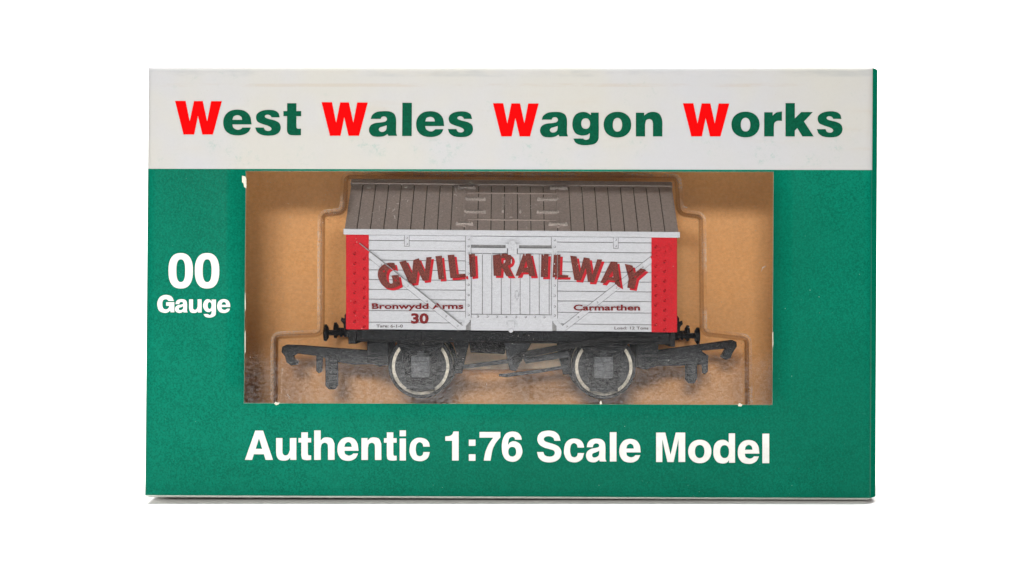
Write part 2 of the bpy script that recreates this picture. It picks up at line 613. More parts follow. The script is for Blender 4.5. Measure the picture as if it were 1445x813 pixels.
BOLD = {
    'A': '182,92 262,92 362,390 287,390 270,333 168,333 150,390 77,390 | 220,170 253,278 186,278',
    'u': '395,168 459,168 459,290 463,328* 485,345* 515,335* 535,290 535,168 601,168 601,390 540,390 540,365 515,390* 475,398* 425,388* 402,355* 395,310',
    't': '652,110 718,110 718,168 752,168 752,213 718,213 718,325 723,342* 752,345 752,390 700,393* 662,381* 652,345 652,213 623,213 623,168 652,168',
    'h': '783,90 849,90 849,195 875,168* 915,161* 965,175* 990,225 991,390 924,390 924,265 918,230* 893,215* 862,228* 850,270 850,390 783,390',
    'n': '783,168 845,168 847,195 875,168* 915,161* 965,175* 990,225 991,390 924,390 924,265 918,230* 893,215* 862,228* 850,270 850,390 783,390',
    'e': '1232,297 1090,297 1097,328* 1135,347* 1163,340* 1180,325 1228,325 1205,370* 1170,393* 1130,400* 1065,385* 1030,340* 1020,285* 1032,220* 1070,175* 1130,160* 1190,178* 1222,225* | 1090,258 1165,258 1156,225* 1130,208* 1100,225*',
    'i': '245,78 300,78 300,130 245,130 | 245,150 300,150 300,345 245,345',
    'c': '512,222 455,222 445,195* 420,182* 398,195* 387,230* 388,268* 400,298* 425,307* 448,295* 455,270 512,270 495,320* 460,345* 420,351* 365,335* 335,285* 332,235* 348,180* 385,150* 425,143* 475,155* 503,185*',
    '1': '768,88 768,345 710,345 710,170 650,170 650,132 690,127* 712,112* 722,88',
    ':': '858,160 917,160 917,215 858,215 | 858,290 917,290 917,347 858,347',
    '7': '953,92 1138,92 1138,140 1100,185* 1070,245* 1050,346 990,346 1005,270* 1035,200* 1075,142 953,142',
    '6': '1327,160 1268,160 1262,143* 1243,135* 1220,146* 1208,178* 1205,207 1228,182* 1265,175* 1312,200* 1333,260* 1318,315* 1285,347* 1243,356* 1190,340* 1160,295* 1150,225* 1160,155* 1190,105* 1243,88* 1295,100* 1320,130* | E 1243 267 35 43',
    'S': '370,217 300,217 288,185* 240,165* 195,175* 180,195* 190,220* 240,240* 300,258* 350,285* 375,325* 378,360* 360,415* 310,450* 240,462* 165,447* 120,405* 103,345 175,345 190,380* 240,397* 290,385* 305,357* 295,330* 240,310* 180,292* 130,260* 108,215* 115,160* 150,120* 230,102* 305,115* 350,155*',
    'a': '668,290 680,240* 715,205* 775,193* 835,203* 868,235* 877,280* 877,400* 879,430* 890,452 815,452 808,432 775,455* 735,462* 685,445* 660,400* 670,345* 710,312* 770,298* 800,288* 808,270* 795,252* 768,247* 745,260* 735,290 | 808,330 770,348* 735,362* 727,385* 740,405* 770,405* 800,385* 808,358*',
    'l': '928,120 1003,120 1003,452 928,452',
    'M': '115,112 208,112 262,338 315,112 411,112 411,412 343,412 343,180 293,412 230,412 178,180 178,412 115,412',
    'o': 'E 560 304.5 118 119.5 2.15 | E 559 305 49 67 2.2',
    'd': '855,120 919,120 919,420 858,420 856,395 835,418* 790,427* 735,410* 703,360* 698,295* 710,235* 740,200* 785,186* 825,192* 855,215 | E 812 306 46 66',
    '0': 'E 332.5 275 127.5 185 2.45 | E 333.5 274 46.5 119 2.5',
    'G': '262,590 205,590 192,575* 178,571* 150,582* 140,620* 150,665* 180,678* 205,663* 214,640 180,640 180,603 266,603 266,708 228,708 222,688 203,705* 170,714* 110,695* 88,635* 92,590* 120,545* 180,526* 238,545*',
    'g': '655,576 700,576 700,700 692,742* 640,765* 590,755* 570,728 618,728 634,738* 652,725* 655,692 630,706* 600,702* 575,675* 566,640* 575,600* 600,575* 630,574* 655,598 | E 634 638 20 36',
}
GILL = {   # each letter of the arched name where it stands on the wagon side, in its own picture units
    (525, 350, 9.03): [
        '285,190 305,268 258,258* 207,282* 186,345* 196,420* 238,455* 264,447 262,400 248,350 338,343 364,472 300,502* 235,515* 150,490* 95,420* 72,340* 90,265* 140,215* 205,192*',
        '347,178 432,158 510,325 525,155 595,130 672,305 692,120 760,113 722,412 648,420 585,290 562,448 475,458',
        '808,105 890,98 922,397 848,402',
        '963,90 1048,85 1082,335 1190,328 1200,372 998,387',
        '1232,80 1312,75 1325,362 1250,370'],
    (685, 350, 6.02): [
        '62,62 165,45 208,55* 230,92* 217,135* 190,152 236,240 178,240 138,165 132,237 70,237 | 135,88 160,86* 170,108* 158,130* 137,132',
        '322,50 385,48 427,240 372,240 362,208 306,208 293,237 255,237 | 346,105 328,168 358,168',
        '475,56 537,53 530,248 470,248',
        '580,60 638,55 632,228 706,232 702,252 570,250',
        '720,65 775,72 800,208 835,80 885,88 907,228 950,97 993,98 922,292 870,290 853,170 810,277 755,272',
        '1065,115 1120,118 1150,335 1098,305 1104,280 1037,272 1012,302 975,295 | 1080,195 1048,247 1087,250',
        '1183,135 1250,150 1267,215 1320,172 1368,187 1287,258 1265,348 1205,338 1217,262'],
}

_text_cache = {}


def font_text(mb, body, x0, y0, x1, y1, depth, m, bold=0.02, descend=0.0):
    """small lettering with Blender's built-in face, fitted to a box (y1 = baseline)"""
    c = bpy.data.curves.new('lettering', 'FONT')
    c.body = body
    c.offset = bold
    c.resolution_u = 3
    o = bpy.data.objects.new('lettering', c)
    COL.objects.link(o)
    bpy.context.view_layer.update()
    me = bpy.data.meshes.new_from_object(o.evaluated_get(bpy.context.evaluated_depsgraph_get()))
    xs = [v.co.x for v in me.vertices]
    cap = 0.729 if max(v.co.y for v in me.vertices) < 0.9 else max(v.co.y for v in me.vertices)
    top = max(v.co.y for v in me.vertices)
    a, b = min(xs), max(xs)
    vs = [mb.pt(x0 + (v.co.x - a) / (b - a) * (x1 - x0), y1 - v.co.y / top * (y1 - y0), depth) for v in me.vertices]
    mb.add(vs, [tuple(p.vertices) for p in me.polygons], m)
    bpy.data.objects.remove(o)
    bpy.data.curves.remove(c)
    bpy.data.meshes.remove(me)


# ------------------------------------------------------------------ setting: white table sweeping up into a backdrop
def build_floor():
    prof = [(-0.62, 0.0), (-0.4, 0.0), (0.0, 0.0), (0.4, 0.0), (0.8, 0.0)]
    for i in range(1, 17):
        a = PI / 2 * i / 16
        prof.append((0.8 + 0.45 * math.sin(a), 0.45 - 0.45 * math.cos(a)))
    prof += [(1.25, 0.8), (1.25, 1.6)]
    mb = MB()
    vs, fs = [], []
    for y, z in prof:
        vs += [Vector((-2.0, y, z)), Vector((2.0, y, z))]
    for i in range(len(prof) - 1):
        fs.append((2 * i, 2 * i + 1, 2 * i + 3, 2 * i + 2))
    mb.add(vs, fs, M['floor'], True)
    o = mb.build('floor')
    o['kind'] = 'structure'


build_floor()

# ------------------------------------------------------------------ the carton
DEPTH = 262.0
BT = 2.5    # board thickness
carton = thing('model_box', V(0, DEPTH / 2, -FLOOR),
               'green and white windowed card box with a clear window, standing upright on the white table', 'box')


def FP(X, Y):
    """point of the slightly out-of-square front panel"""
    u, v = (X - 210) / 1023.0, (Y - 95) / 604.0
    return 210 + 1023 * u - 5 * v * (1 - u) - 3 * v * u, 95 + 604 * v + u * (1 + 3 * v)


X0, X1, Y0, Y1 = 210.0, 1231.5, 95.0, 699.0
WX0, WX1, WY0, WY1 = 348.0, 1092.5, 241.2, 568.5
HEAD = 238.2


def front_panel():
    mb = MB()

    def brk(a, b, n):
        return [a + (b - a) * i / n for i in range(n)]
    xs = [X0, X0 + 1.2, X0 + 3, X0 + 6, X0 + 12] + brk(X0 + 24, WX0, 4) + brk(WX0, WX1, 20) + brk(WX1, X1 - 24, 4) + [X1 - 24, X1 - 12, X1 - 6, X1 - 3, X1 - 1.2, X1]
    ys = [Y0, Y0 + 1.2, Y0 + 3, Y0 + 6, Y0 + 12] + brk(Y0 + 24, HEAD, 5) + [HEAD, WY0] + brk(WY0, WY1, 12)[1:] + brk(WY1, Y1 - 24, 4) + [Y1 - 24, Y1 - 12, Y1 - 6, Y1 - 3, Y1 - 1.2, Y1]

    def dep(x, y):
        def r(d):
            d = max(0.0, 6 - d)
            return 6 - math.sqrt(max(0.0, 36 - d * d)) if d > 0 else 0.0
        return min(6.0, r(x - X0) * 0.8 + r(X1 - x) * 0.8 + r(y - Y0) + r(Y1 - y))
    nx, ny = len(xs), len(ys)
    vs = [P(*FP(x, y), dep(x, y)) for y in ys for x in xs]
    vb = [P(*FP(x, y), dep(x, y)) + Vector((0, BT * S, 0)) for y in ys for x in xs]
    fw, fg, bk, hole = [], [], [], []

    def is_hole(i, j):
        return WX0 <= xs[i] < WX1 and WY0 <= ys[j] < WY1
    for j in range(ny - 1):
        for i in range(nx - 1):
            if is_hole(i, j):
                continue
            q = (j * nx + i, (j + 1) * nx + i, (j + 1) * nx + i + 1, j * nx + i + 1)
            (fw if ys[j] < HEAD else fg).append(q)
            bk.append(tuple(reversed([k + nx * ny for k in q])))
    N = nx * ny
    for j in range(ny - 1):
        for i in range(nx - 1):
            if not is_hole(i, j):
                continue
            a, b, c, d = j * nx + i, j * nx + i + 1, (j + 1) * nx + i + 1, (j + 1) * nx + i
            if not is_hole(i, j - 1):
                hole.append((a, b, b + N, a + N))
            if not is_hole(i, j + 1):
                hole.append((c, d, d + N, c + N))
            if not is_hole(i - 1, j):
                hole.append((d, a, a + N, d + N))
            if not is_hole(i + 1, j):
                hole.append((b, c, c + N, b + N))
    mb.add(vs + vb, fw, M['white'], True)
    b0 = 0
    for fs, m in ((fg, M['green']), (bk, M['core']), (hole, M['core'])):
        mi = mb.mat(m)
        for f in fs:
            mb.f.append(tuple(b0 + k for k in f))
            mb.mi.append(mi)
            mb.sm.append(fs is fg)
    return mb.build('front_panel', carton)


front_panel()


def bulged(name, corners, out, amp, m_out, m_in, nu=10, nv=36, wt=BT, quick=False):
    """a panel from the front fold (a->b) to the back fold (c->d), bellied outwards"""
    mb = MB()
    a, b, c, d = corners
    for side in (0, 1):
        vs, fs = [], []
        for j in range(nv + 1):
            t = j / nv
            for i in range(nu + 1):
                u = i / nu
                p = (a.lerp(b, u)).lerp(c.lerp(d, u), t)
                k = amp * ((1 - abs(1 - 2 * t) ** 6) if quick else math.sin(PI * t)) - side * wt
                vs.append(p + out * (k * S))
        for j in range(nv):
            for i in range(nu):
                q = (j * (nu + 1) + i, j * (nu + 1) + i + 1, (j + 1) * (nu + 1) + i + 1, (j + 1) * (nu + 1) + i)
                fs.append(q if side == 0 else tuple(reversed(q)))
        mb.add(vs, fs, m_in if side else m_out, True)
    return mb.build(name, carton)


fy = 6.0
tl, tr, br, bl = (FP(X0, Y0), FP(X1, Y0), FP(X1, Y1), FP(X0, Y1))


def back(p):
    return V(p[0] - CX, DEPTH, CY - p[1])


bulged('end_panel', (P(*tr, fy), P(*br, fy), back(tr), back(br)), Vector((1, 0, 0)), 17.5, M['green_side'], M['core'], quick=True)
bulged('end_panel', (P(*bl, fy), P(*tl, fy), back(bl), back(tl)), Vector((-1, 0, 0)), 5, M['green_side'], M['core'])
bulged('top_panel', (P(*tl, fy), P(*tr, fy), back(tl), back(tr)), Vector((0, 0, 1)), 4, M['white'], M['core'])
bulged('bottom_panel', (P(*br, fy), P(*bl, fy), back(br), back(bl)), Vector((0, 0, -1)), 8.5, M['core_pale'], M['core'], quick=True)
mb = MB()
a = [V(p[0] - CX, DEPTH, CY - p[1]) for p in (tl, tr, br, bl)]
mb.hexa([p - Vector((0, BT * S, 0)) for p in a] + a, M['kraft'])
mb.build('back_panel', carton)

# the clear film glued behind the window opening
mb = MB()
vs = [P(*FP(x, y), BT + 0.6) for x, y in ((WX0 - 18, WY0 - 18), (WX1 + 18, WY0 - 18), (WX1 + 18, WY1 + 18), (WX0 - 18, WY1 + 18))]
mb.add(vs, [(3, 2, 1, 0)], M['film'])
mb.build('window_film', carton)

# tears of bare board along the window edge
for tri in ([(341.5, 248), (346, 249), (347.5, 252), (347.5, 266), (344.5, 264), (343.6, 259), (341.5, 257)],
            [(386.5, 569.5), (389, 567.3), (392, 568.4), (395, 568), (393.5, 570.3), (390, 572)],
            [(1041, 571), (1044, 569), (1048, 571), (1046, 573.6), (1042, 573.2)],
            [(846, 568.5), (848, 565), (850, 570), (847, 571)],
            [(1090, 470), (1090.9, 468), (1091.2, 486), (1090.3, 492)],
            [(345.2, 470), (346.4, 466), (346.4, 496), (345.4, 500)],
            [(345.4, 415), (346.2, 413), (346.7, 436), (345.5, 440)]):
    mb = MB()
    mb.prism(tri, -0.5, 1.2, M['core'])
    mb.build('paper_tear', carton)


# printed lettering on the front
def word(mb, font, items, ox, oy, sc_, m):
    for it in items:
        ch, box, mm = it[0], it[1], it[2] if len(it) > 2 else m
        cs = outline(font[ch])
        x0, y0, x1, y1 = box
        cs = place(cs, ox + x0 / sc_, oy + y0 / sc_, ox + x1 / sc_, oy + y1 / sc_)
        fill(mb, cs, mm, -0.35)


R_, G_ = M['ink_red'], M['ink_green']
mb = MB()
word(mb, HEAVY, [('W', (50, 90, 528, 433), R_), ('e', (541, 179, 832, 442)), ('s', (868, 181, 1128, 445)), ('t', (1155, 114, 1337, 442))], 240, 130, 7.225, G_)
word(mb, HEAVY, [('W', (55, 90, 465, 388), R_), ('a', (475, 169, 725, 397)), ('l', (769, 95, 856, 390)), ('e', (893, 170, 1143, 399)), ('s', (1175, 171, 1398, 400))], 445, 130, 6.2826, G_)
word(mb, HEAVY, [('W', (32, 91, 406, 362), R_), ('a', (416, 162, 645, 370)), ('g', (680, 162, 896, 434)), ('o', (935, 161, 1161, 371)), ('n', (1198, 161, 1415, 362))], 690, 130, 5.78, G_)
word(mb, HEAVY, [('W', (50, 91, 429, 362), R_), ('o', (446, 160, 676, 370)), ('r', (713, 159, 858, 362)), ('k', (887, 90, 1117, 362)), ('s', (1143, 157, 1352, 370))], 955, 130, 5.78, G_)
mb.build('title_lettering', carton)
mb = MB()
word(mb, BOLD, [('A', (77, 92, 362, 390)), ('u', (395, 168, 601, 398)), ('t', (623, 110, 752, 393)), ('h', (783, 90, 991, 390)), ('e', (1020, 160, 1234, 400)), ('n', (1265, 161, 1468, 391))], 335, 595, 7.225, M['ink_white'])
word(mb, BOLD, [('t', (106, 96, 218, 346)), ('i', (245, 78, 300, 345)), ('c', (332, 143, 512, 351)), ('1', (650, 88, 768, 345)), (':', (858, 160, 917, 347)), ('7', (953, 92, 1138, 346)), ('6', (1150, 88, 1333, 356))], 525, 595, 6.2826, M['ink_white'])
word(mb, BOLD, [('S', (103, 102, 378, 462)), ('c', (408, 192, 636, 462)), ('a', (658, 193, 890, 462)), ('l', (928, 120, 1003, 452)), ('e', (1035, 196, 1277, 464))], 745, 595, 8.028, M['ink_white'])
word(mb, BOLD, [('M', (115, 112, 411, 412)), ('o', (442, 185, 678, 424)), ('d', (698, 120, 919, 427)), ('e', (947, 188, 1167, 431)), ('l', (1198, 123, 1268, 424))], 910, 595, 7.225, M['ink_white'])
mb.build('scale_lettering', carton)
mb = MB()
word(mb, BOLD, [('0', (205, 90, 460, 460)), ('0', (480, 90, 735, 460)), ('G', (88, 526, 266, 714)), ('a', (273, 571, 406, 715)), ('u', (420, 573, 551, 715)), ('g', (566, 571, 700, 764)), ('e', (713, 571, 850, 715))], 210, 345, 7.392, M['ink_white'])
mb.build('gauge_lettering', carton)

# ------------------------------------------------------------------ the wagon
YF = 38.0            # depth of the wagon's near side
YB = 236.0
YM = (YF + YB) / 2
wagon = thing('railway_wagon', P(CX, 563, YM),
              'grey model railway van with red corners and brown roof behind the box window', 'model wagon')
LINES = [333, 341, 355, 368.8, 382.7, 396.3, 410.2, 424, 440, 456.5, 467]
BL, BR = 489.0, 954.5


def wall(x0, x1, lines, mb, m, y0=YF):
    for a, b in zip(lines[:-1], lines[1:]):
        mb.slab(x0, a + 0.5, x1, b - 0.5, y0, y0 + 4, m)


def far(x):
    """picture column at the far side that stands straight behind x on the near side"""
    return CX + (x - CX) * (D + YF) / (D + YB)


def fary(y):
    return CY + (y - CY) * (D + YF) / (D + YB)


# body core and near-side planks
mb = MB(PW)
core0 = YF + 1.3
mb.slab(BL + 0.6, 333, BR - 0.6, 466.5, core0, YB - 1, M['groove_shade'])  # dark core puts the shade of the plank gaps into its colour
mb.slab(far(BL) + 0.6, fary(333), far(BR) - 0.6, fary(466.5), YB - 0.9, YB + 1, M['body'])
wall(520.3, 657.5, LINES, mb, M['body'])
wall(785.5, 919.3, LINES, mb, M['body'])
k = (D + YB) / (D + core0)




for xe in (BL - 0.4, BR - 1.6):
    mb.slab(xe, 333.2, xe + 2.0, 466.8, YF + 1.5, YB - 0.5, M['body'])
# gable ends under the roof
for x, dx in ((BL + 0.4, 4), (BR - 4.4, 4)):
    pts = [PW(x, 333, YF + 3), PW(far(x), fary(333), YB - 2), PW(CX + (x - CX) * (D + YF) / (D + YM), 259, YM)]
    off = Vector((dx * S, 0, 0))
    vs = pts + [p + off for p in pts]
    mb.add(vs, [(0, 1, 2), (5, 4, 3), (0, 3, 4, 1), (1, 4, 5, 2), (2, 5, 3, 0)], M['body'])
mb.build('body', wagon, 0.35)

# red corner plates with rivets
for x0, x1, cols in ((BL - 0.6, 520.4, (501, 514.5)), (919.3, BR + 0.8, (926, 938.5))):
    mb = MB(PW)
    mb.slab(x0, 333.4, x1, 467, YF - 1.0, YF + 12, M['red'])
    # the plate wraps round the corner of the van
    xe = x0 if x0 < CX else x1 - 3
    mb.slab(xe - 0.2 if x0 < CX else xe + 0.2, 333.4, xe + 3.2 if x0 < CX else xe + 3.2, 467, YF + 11.9, YF + 32, M['red'])
    for c, ph in zip(cols, (0, 7)):
        y = 346 + ph
        while y < 464:
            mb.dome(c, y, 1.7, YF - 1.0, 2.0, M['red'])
            mb.disc(c - 0.7, y + 1.0, 1.8, YF - 1.15, YF - 0.9, M['rivet_shade'], 10)  # off-centre dark disc paints the shaded side of the rivet
            y += 13.7
    xo = x0 + 1.2 if x0 < CX else x1 - 1.2
    mb.build('corner_plate', wagon, 0.4)

# door: upright boards, rail, bottom plate, posts
mb = MB(PW)
dl = [665, 680.8, 694, 707.4, 720.7, 734, 747.7, 761, 775, 779.5]
for a, b in zip(dl[:-1], dl[1:]):
    mb.slab(a + 0.5, 358.6, b - 0.5, 443.3, YF + 0.1, YF + 4, M['body'])
mb.slab(664.5, 444.4, 779.5, 466.8, YF - 0.9, YF + 4, M['body'])
for x in (674, 687.5, 701, 714, 728, 741.5, 754.5, 768):
    mb.dome(x, 446.8, 1.3, YF - 0.9, 1.0, M['body'], M['groove_shade'])
mb.slab(664.5, 334, 779.5, 345.8, YF + 0.4, YF + 4, M['body'])
door = mb.build('door', wagon, 0.3)
mb = MB(PW)
mb.slab(665, 350.2, 715.5, 357.6, YF - 2.4, YF + 3, M['body'])
mb.slab(730.5, 350.2, 781, 357.6, YF - 2.4, YF + 3, M['body'])
for x in (681, 694, 707, 741, 754, 767):
    mb.slab(x - 0.5, 355.6, x + 0.5, 360.5, YF - 3.0, YF, M['body'])
mb.build('door_rail', wagon, 0.4)
mb = MB(PW)
mb.slab(713.5, 344, 732.5, 350.5, YF - 3.4, YF + 3, M['body'])
mb.slab(717, 344.5, 729.5, 359.5, YF - 4.2, YF + 3, M['body'])
mb.disc(723, 344, 5.0, YF - 3.8, YF + 2, M['body'], 20)
mb.slab(721.5, 350, 725, 356, YF - 5.2, YF - 3, M['body'])
mb.slab(721.0, 366, 722.2, 372, YF - 1, YF + 1, M['body'])
mb.build('door_bracket', wagon, 0.35)
mb = MB(PW)
pts = [PW(729 + 1.5 * math.cos(a) * 1.3, 417 + 6.5 * math.sin(a), YF - 1.6) for a in [2 * PI * i / 14 for i in range(15)]]
mb.tube(pts, 0.8, M['body'], 6)
mb.slab(727.8, 411.5, 730, 422.5, YF - 1.2, YF + 1, M['body'])
mb.build('door_handle', door)
mb = MB(PW)
mb.slab(713, 456, 730, 459.5, YF - 2.2, YF, M['body'])
mb.slab(716.5, 453, 726, 463, YF - 2.8, YF, M['body'])
mb.disc(721, 466.5, 3.2, YF - 2.6, YF + 1, M['body'], 16)
mb.build('door_latch', door, 0.4)
for x0, x1 in ((657.3, 664.4), (778.6, 786.2)):
    mb = MB(PW)
    mb.slab(x0, 333.6, x1, 452.5, YF - 1.8, YF + 4, M['body'])
    q = 1 if x0 < CX else -1
    mb.slab(x0 - 0.9, 333.6, x0, 449, YF - 0.12, YF + 0.5, M['groove_shade'])  # thin dark strips paint the shade along both edges of the post
    mb.slab(x1, 358, x1 + 0.9, 449, YF - 1.2, YF + 0.5, M['groove_shade'])
    for y in (337.5, 347.5, 357.5, 372, 386, 402, 416.5, 431.5, 444.5):
        mb.dome((x0 + x1) / 2, y, 1.35, YF - 1.8, 1.2, M['body'], M['groove_shade'])
    xb = 651 if q > 0 else 792.5
    mb.strip((x0 + x1) / 2, 451.5, xb, 463, 6.5, YF - 1.4, YF + 3, M['body'])
    mb.build('door_post', wagon, 0.4)

# diagonal braces
BRACES = (((500, 345), (650, 463.5)), ((944, 345), (795, 463)))
for (xa, ya), (xb, yb) in BRACES:
    mb = MB(PW)
    mb.strip(xa, ya, xb, yb, 7.4, YF - 0.8, YF + 3, M['body'])
    if xa < CX:
        mb.strip(xa - 1, ya + 1, 519.5, ya + (519.5 - xa) / (xb - xa) * (yb - ya), 7.7, YF - 2.0, YF - 1.5, M['red'])
    else:
        mb.strip(xa + 1, ya + 1, 920, ya + (920 - xa) / (xb - xa) * (yb - ya), 7.7, YF - 2.0, YF - 1.5, M['red'])
    L = math.hypot(xb - xa, yb - ya)
    nx, ny = -(yb - ya) / L, (xb - xa) / L
    if ny * 1 < 0:
        nx, ny = -nx, -ny
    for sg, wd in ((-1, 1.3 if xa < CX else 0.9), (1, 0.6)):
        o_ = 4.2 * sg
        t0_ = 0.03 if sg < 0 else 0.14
        mb.strip(xa + (xb - xa) * t0_ + nx * o_, ya + (yb - ya) * t0_ + ny * o_, xb + nx * o_, yb + ny * o_, wd, YF - (2.9 if wd > 1 else 0.12), YF + 0.6, M['groove_shade'])  # dark strips paint the shadow edge along the brace
    for t in (0.06, 0.25, 0.5, 0.68, 0.86, 0.97):
        mb.dome(xa + (xb - xa) * t, ya + (yb - ya) * t, 1.1, YF - 0.8, 1.1, M['body'], M['groove_shade'])
    mb.build('diagonal_brace', wagon, 0.35)
for x in (574, 869):
    mb = MB(PW)
    mb.slab(x - 3, 333.4, x + 3, 348.5, YF - 1.6, YF + 3, M['body'])
    mb.slab(x - 3.8, 333.6, x + 3.8, 349.6, YF - 0.12, YF + 0.5, M['groove_shade'])  # dark backing paints a shade line round the bracket
    mb.dome(x, 336.5, 1.1, YF - 1.6, 1.0, M['body'], M['groove_shade'])
    mb.dome(x, 345.5, 1.1, YF - 1.6, 1.0, M['body'], M['groove_shade'])
    mb.build('bracket', wagon, 0.4)

# cornice along the eaves
mb = MB(PW)
mb.slab(484.5, 325.2, 959.5, 333.2, YF - 6, YF + 8, M['body'])
mb.slab(far(484.5), fary(325.2) + 0.2, far(959.5), fary(333.2), YB - 8, YB + 5, M['body'])
mb.build('cornice', wagon, 0.6)

# roof: pitched boards
E0 = YF - 4.5
ze = (CY - 325.0) * (D + E0) / D
RY = E0 + 104.0
zr = (CY - 255.5) * (D + RY) / D
SL = (zr - ze) / (RY - E0)


def roof_pt(px, py, lift=0.0):
    """point of the near roof slope seen at (px, py)"""
    a = CY - py
    y = (ze - SL * E0 - a) / (a / D - SL)
    v = PW(px, py, y)
    n = Vector((0, -SL, 1)).normalized()
    return v + n * (lift * S)


def roof_xy(x, t, lift=0.0, back_=False):
    """x in units from the camera axis, t 0 eave .. 1 ridge"""
    y = E0 + (RY - E0) * t
    z = ze + (zr - ze) * t
    n = Vector((0, -SL, 1)).normalized()
    if back_:
        y = 2 * RY - y
        n = Vector((0, SL, 1)).normalized()
    # keep the same tilt as the body
    z -= x * TILT
    return V(x, y, z) + n * (lift * S)


mb = MB(PW)
fE = (D + E0) / D
xl, xr = (485.8 - CX) * fE, (958 - CX) * fE
pitch = 18.9 * fE
n = 25
first = (503.7 - CX) * fE
edges = [xl] + [first + i * pitch for i in range(24)] + [xr]
edges = [e for e in edges if e <= xr]
for bk_ in (False, True):
    for a, b in zip(edges[:-1], edges[1:]):
        if b - a < 3:
            continue
        g = 0.6
        c = [roof_xy(a + g, 1, 0, bk_), roof_xy(b - g, 1, 0, bk_), roof_xy(b - g, 0, 0, bk_), roof_xy(a + g, 0, 0, bk_),
             roof_xy(a + g, 1, -5, bk_), roof_xy(b - g, 1, -5, bk_), roof_xy(b - g, 0, -5, bk_), roof_xy(a + g, 0, -5, bk_)]
        if bk_:
            c = [c[1], c[0], c[3], c[2], c[5], c[4], c[7], c[6]]
        mb.hexa(c, M['roof'])
    c = [roof_xy(xl + 1, 0.995, -2, bk_), roof_xy(xr - 1, 0.995, -2, bk_), roof_xy(xr - 1, 0.005, -2, bk_), roof_xy(xl + 1, 0.005, -2, bk_),
         roof_xy(xl + 1, 0.995, -7, bk_), roof_xy(xr - 1, 0.995, -7, bk_), roof_xy(xr - 1, 0.005, -7, bk_), roof_xy(xl + 1, 0.005, -7, bk_)]
    if bk_:
        c = [c[1], c[0], c[3], c[2], c[5], c[4], c[7], c[6]]
    mb.hexa(c, M['roof_gap'])
roof = mb.build('roof', wagon, 0.4)
mb = MB(PW)
for bk_ in (False, True):
    c = [roof_xy(xl - 0.5, 1.0, 1.6, bk_), roof_xy(xr + 0.5, 1.0, 1.6, bk_), roof_xy(xr + 0.5, 0.91, 1.6, bk_), roof_xy(xl - 0.5, 0.91, 1.6, bk_),
         roof_xy(xl - 0.5, 1.0, -4, bk_), roof_xy(xr + 0.5, 1.0, -4, bk_), roof_xy(xr + 0.5, 0.91, -4, bk_), roof_xy(xl - 0.5, 0.91, -4, bk_)]
    if bk_:
        c = [c[1], c[0], c[3], c[2], c[5], c[4], c[7], c[6]]
    mb.hexa(c, M['roof'])
mb.build('ridge_cap', roof, 0.5)


def roof_bar(mb, xa, ya, xb, yb, wd, l0, l1, m):
    """a raised bar lying on the slope, ends given where they are seen"""
    dx, dy = xb - xa, yb - ya
    L = math.hypot(dx, dy)
    nx, ny = dy / L * wd / 2, -dx / L * wd / 2
    q = [(xa + nx, ya + ny), (xb + nx, yb + ny), (xb - nx, yb - ny), (xa - nx, ya - ny)]
    mb.hexa([roof_pt(x, y, l1) for x, y in q] + [roof_pt(x, y, l0) for x, y in q], m)


d = lambda x: (x - CX) * TILT
for rail, bars in ((((656.5, 263), (655.5, 321)), ((646, 267, 671), (656, 283, 686), (655, 301, 686), (643, 318, 668))),
                   (((786.5, 263), (788, 321)), ((776, 266.5, 801), (758, 282.5, 789), (757, 300.5, 789), (774, 317.5, 801)))):
    mb = MB(PW)
    roof_bar(mb, *rail[0], *rail[1], 3.6, -0.5, 2.2, M['roof'])
    for xa, y, xb in bars:
        roof_bar(mb, xa, y, xb, y, 2.2, 0.0, 4.2, M['roof_trim'])
        for x in (xa + 2, xb - 2):
            p = roof_pt(x, y, 4.2)
            mb.tube([p, p + Vector((0, -1.2 * S, 0.9 * S))], [1.7, 1.0], M['roof_trim'], 8)
    mb.build('roof_step', roof, 0.4)
mb = MB(PW)
roof_bar(mb, 660, 310.5, 785, 310.5, 1.4, -0.5, 1.2, M['roof'])
roof_bar(mb, 660, 273, 785, 273, 1.4, -0.5, 1.2, M['roof'])
roof_bar(mb, 710.5, 281, 709.5, 301, 3.4, 0, 4.5, M['roof_trim'])
roof_bar(mb, 721.5, 276, 721.0, 308, 4.2, 0, 2.2, M['roof'])
roof_bar(mb, 733.5, 281, 734.2, 301, 3.0, 0, 4.5, M['roof_trim'])
mb.build('roof_hatch', roof, 0.3)


# lettering on the wagon side follows the raised straps and boards
def surf(px, py):
    y = py - (px - CX) * TILT
    dd = YF - 0.35
    if 656.8 < px < 664.9 or 778.1 < px < 786.7:
        dd = YF - 2.15
    if 664.4 <= px <= 781.3 and 349.7 < y < 358.1:
        dd = YF - 3.3
    for (xa, ya), (xb, yb) in BRACES:
        L = math.hypot(xb - xa, yb - ya)
        dist = abs((xb - xa) * (y - ya) - (yb - ya) * (px - xa)) / L
        if dist < 5.2:
            dd = min(dd, YF - 2.0)
    if 664.4 < px < 779.5 and y > 444:
        dd = min(dd, YF - 1.3)
    return dd


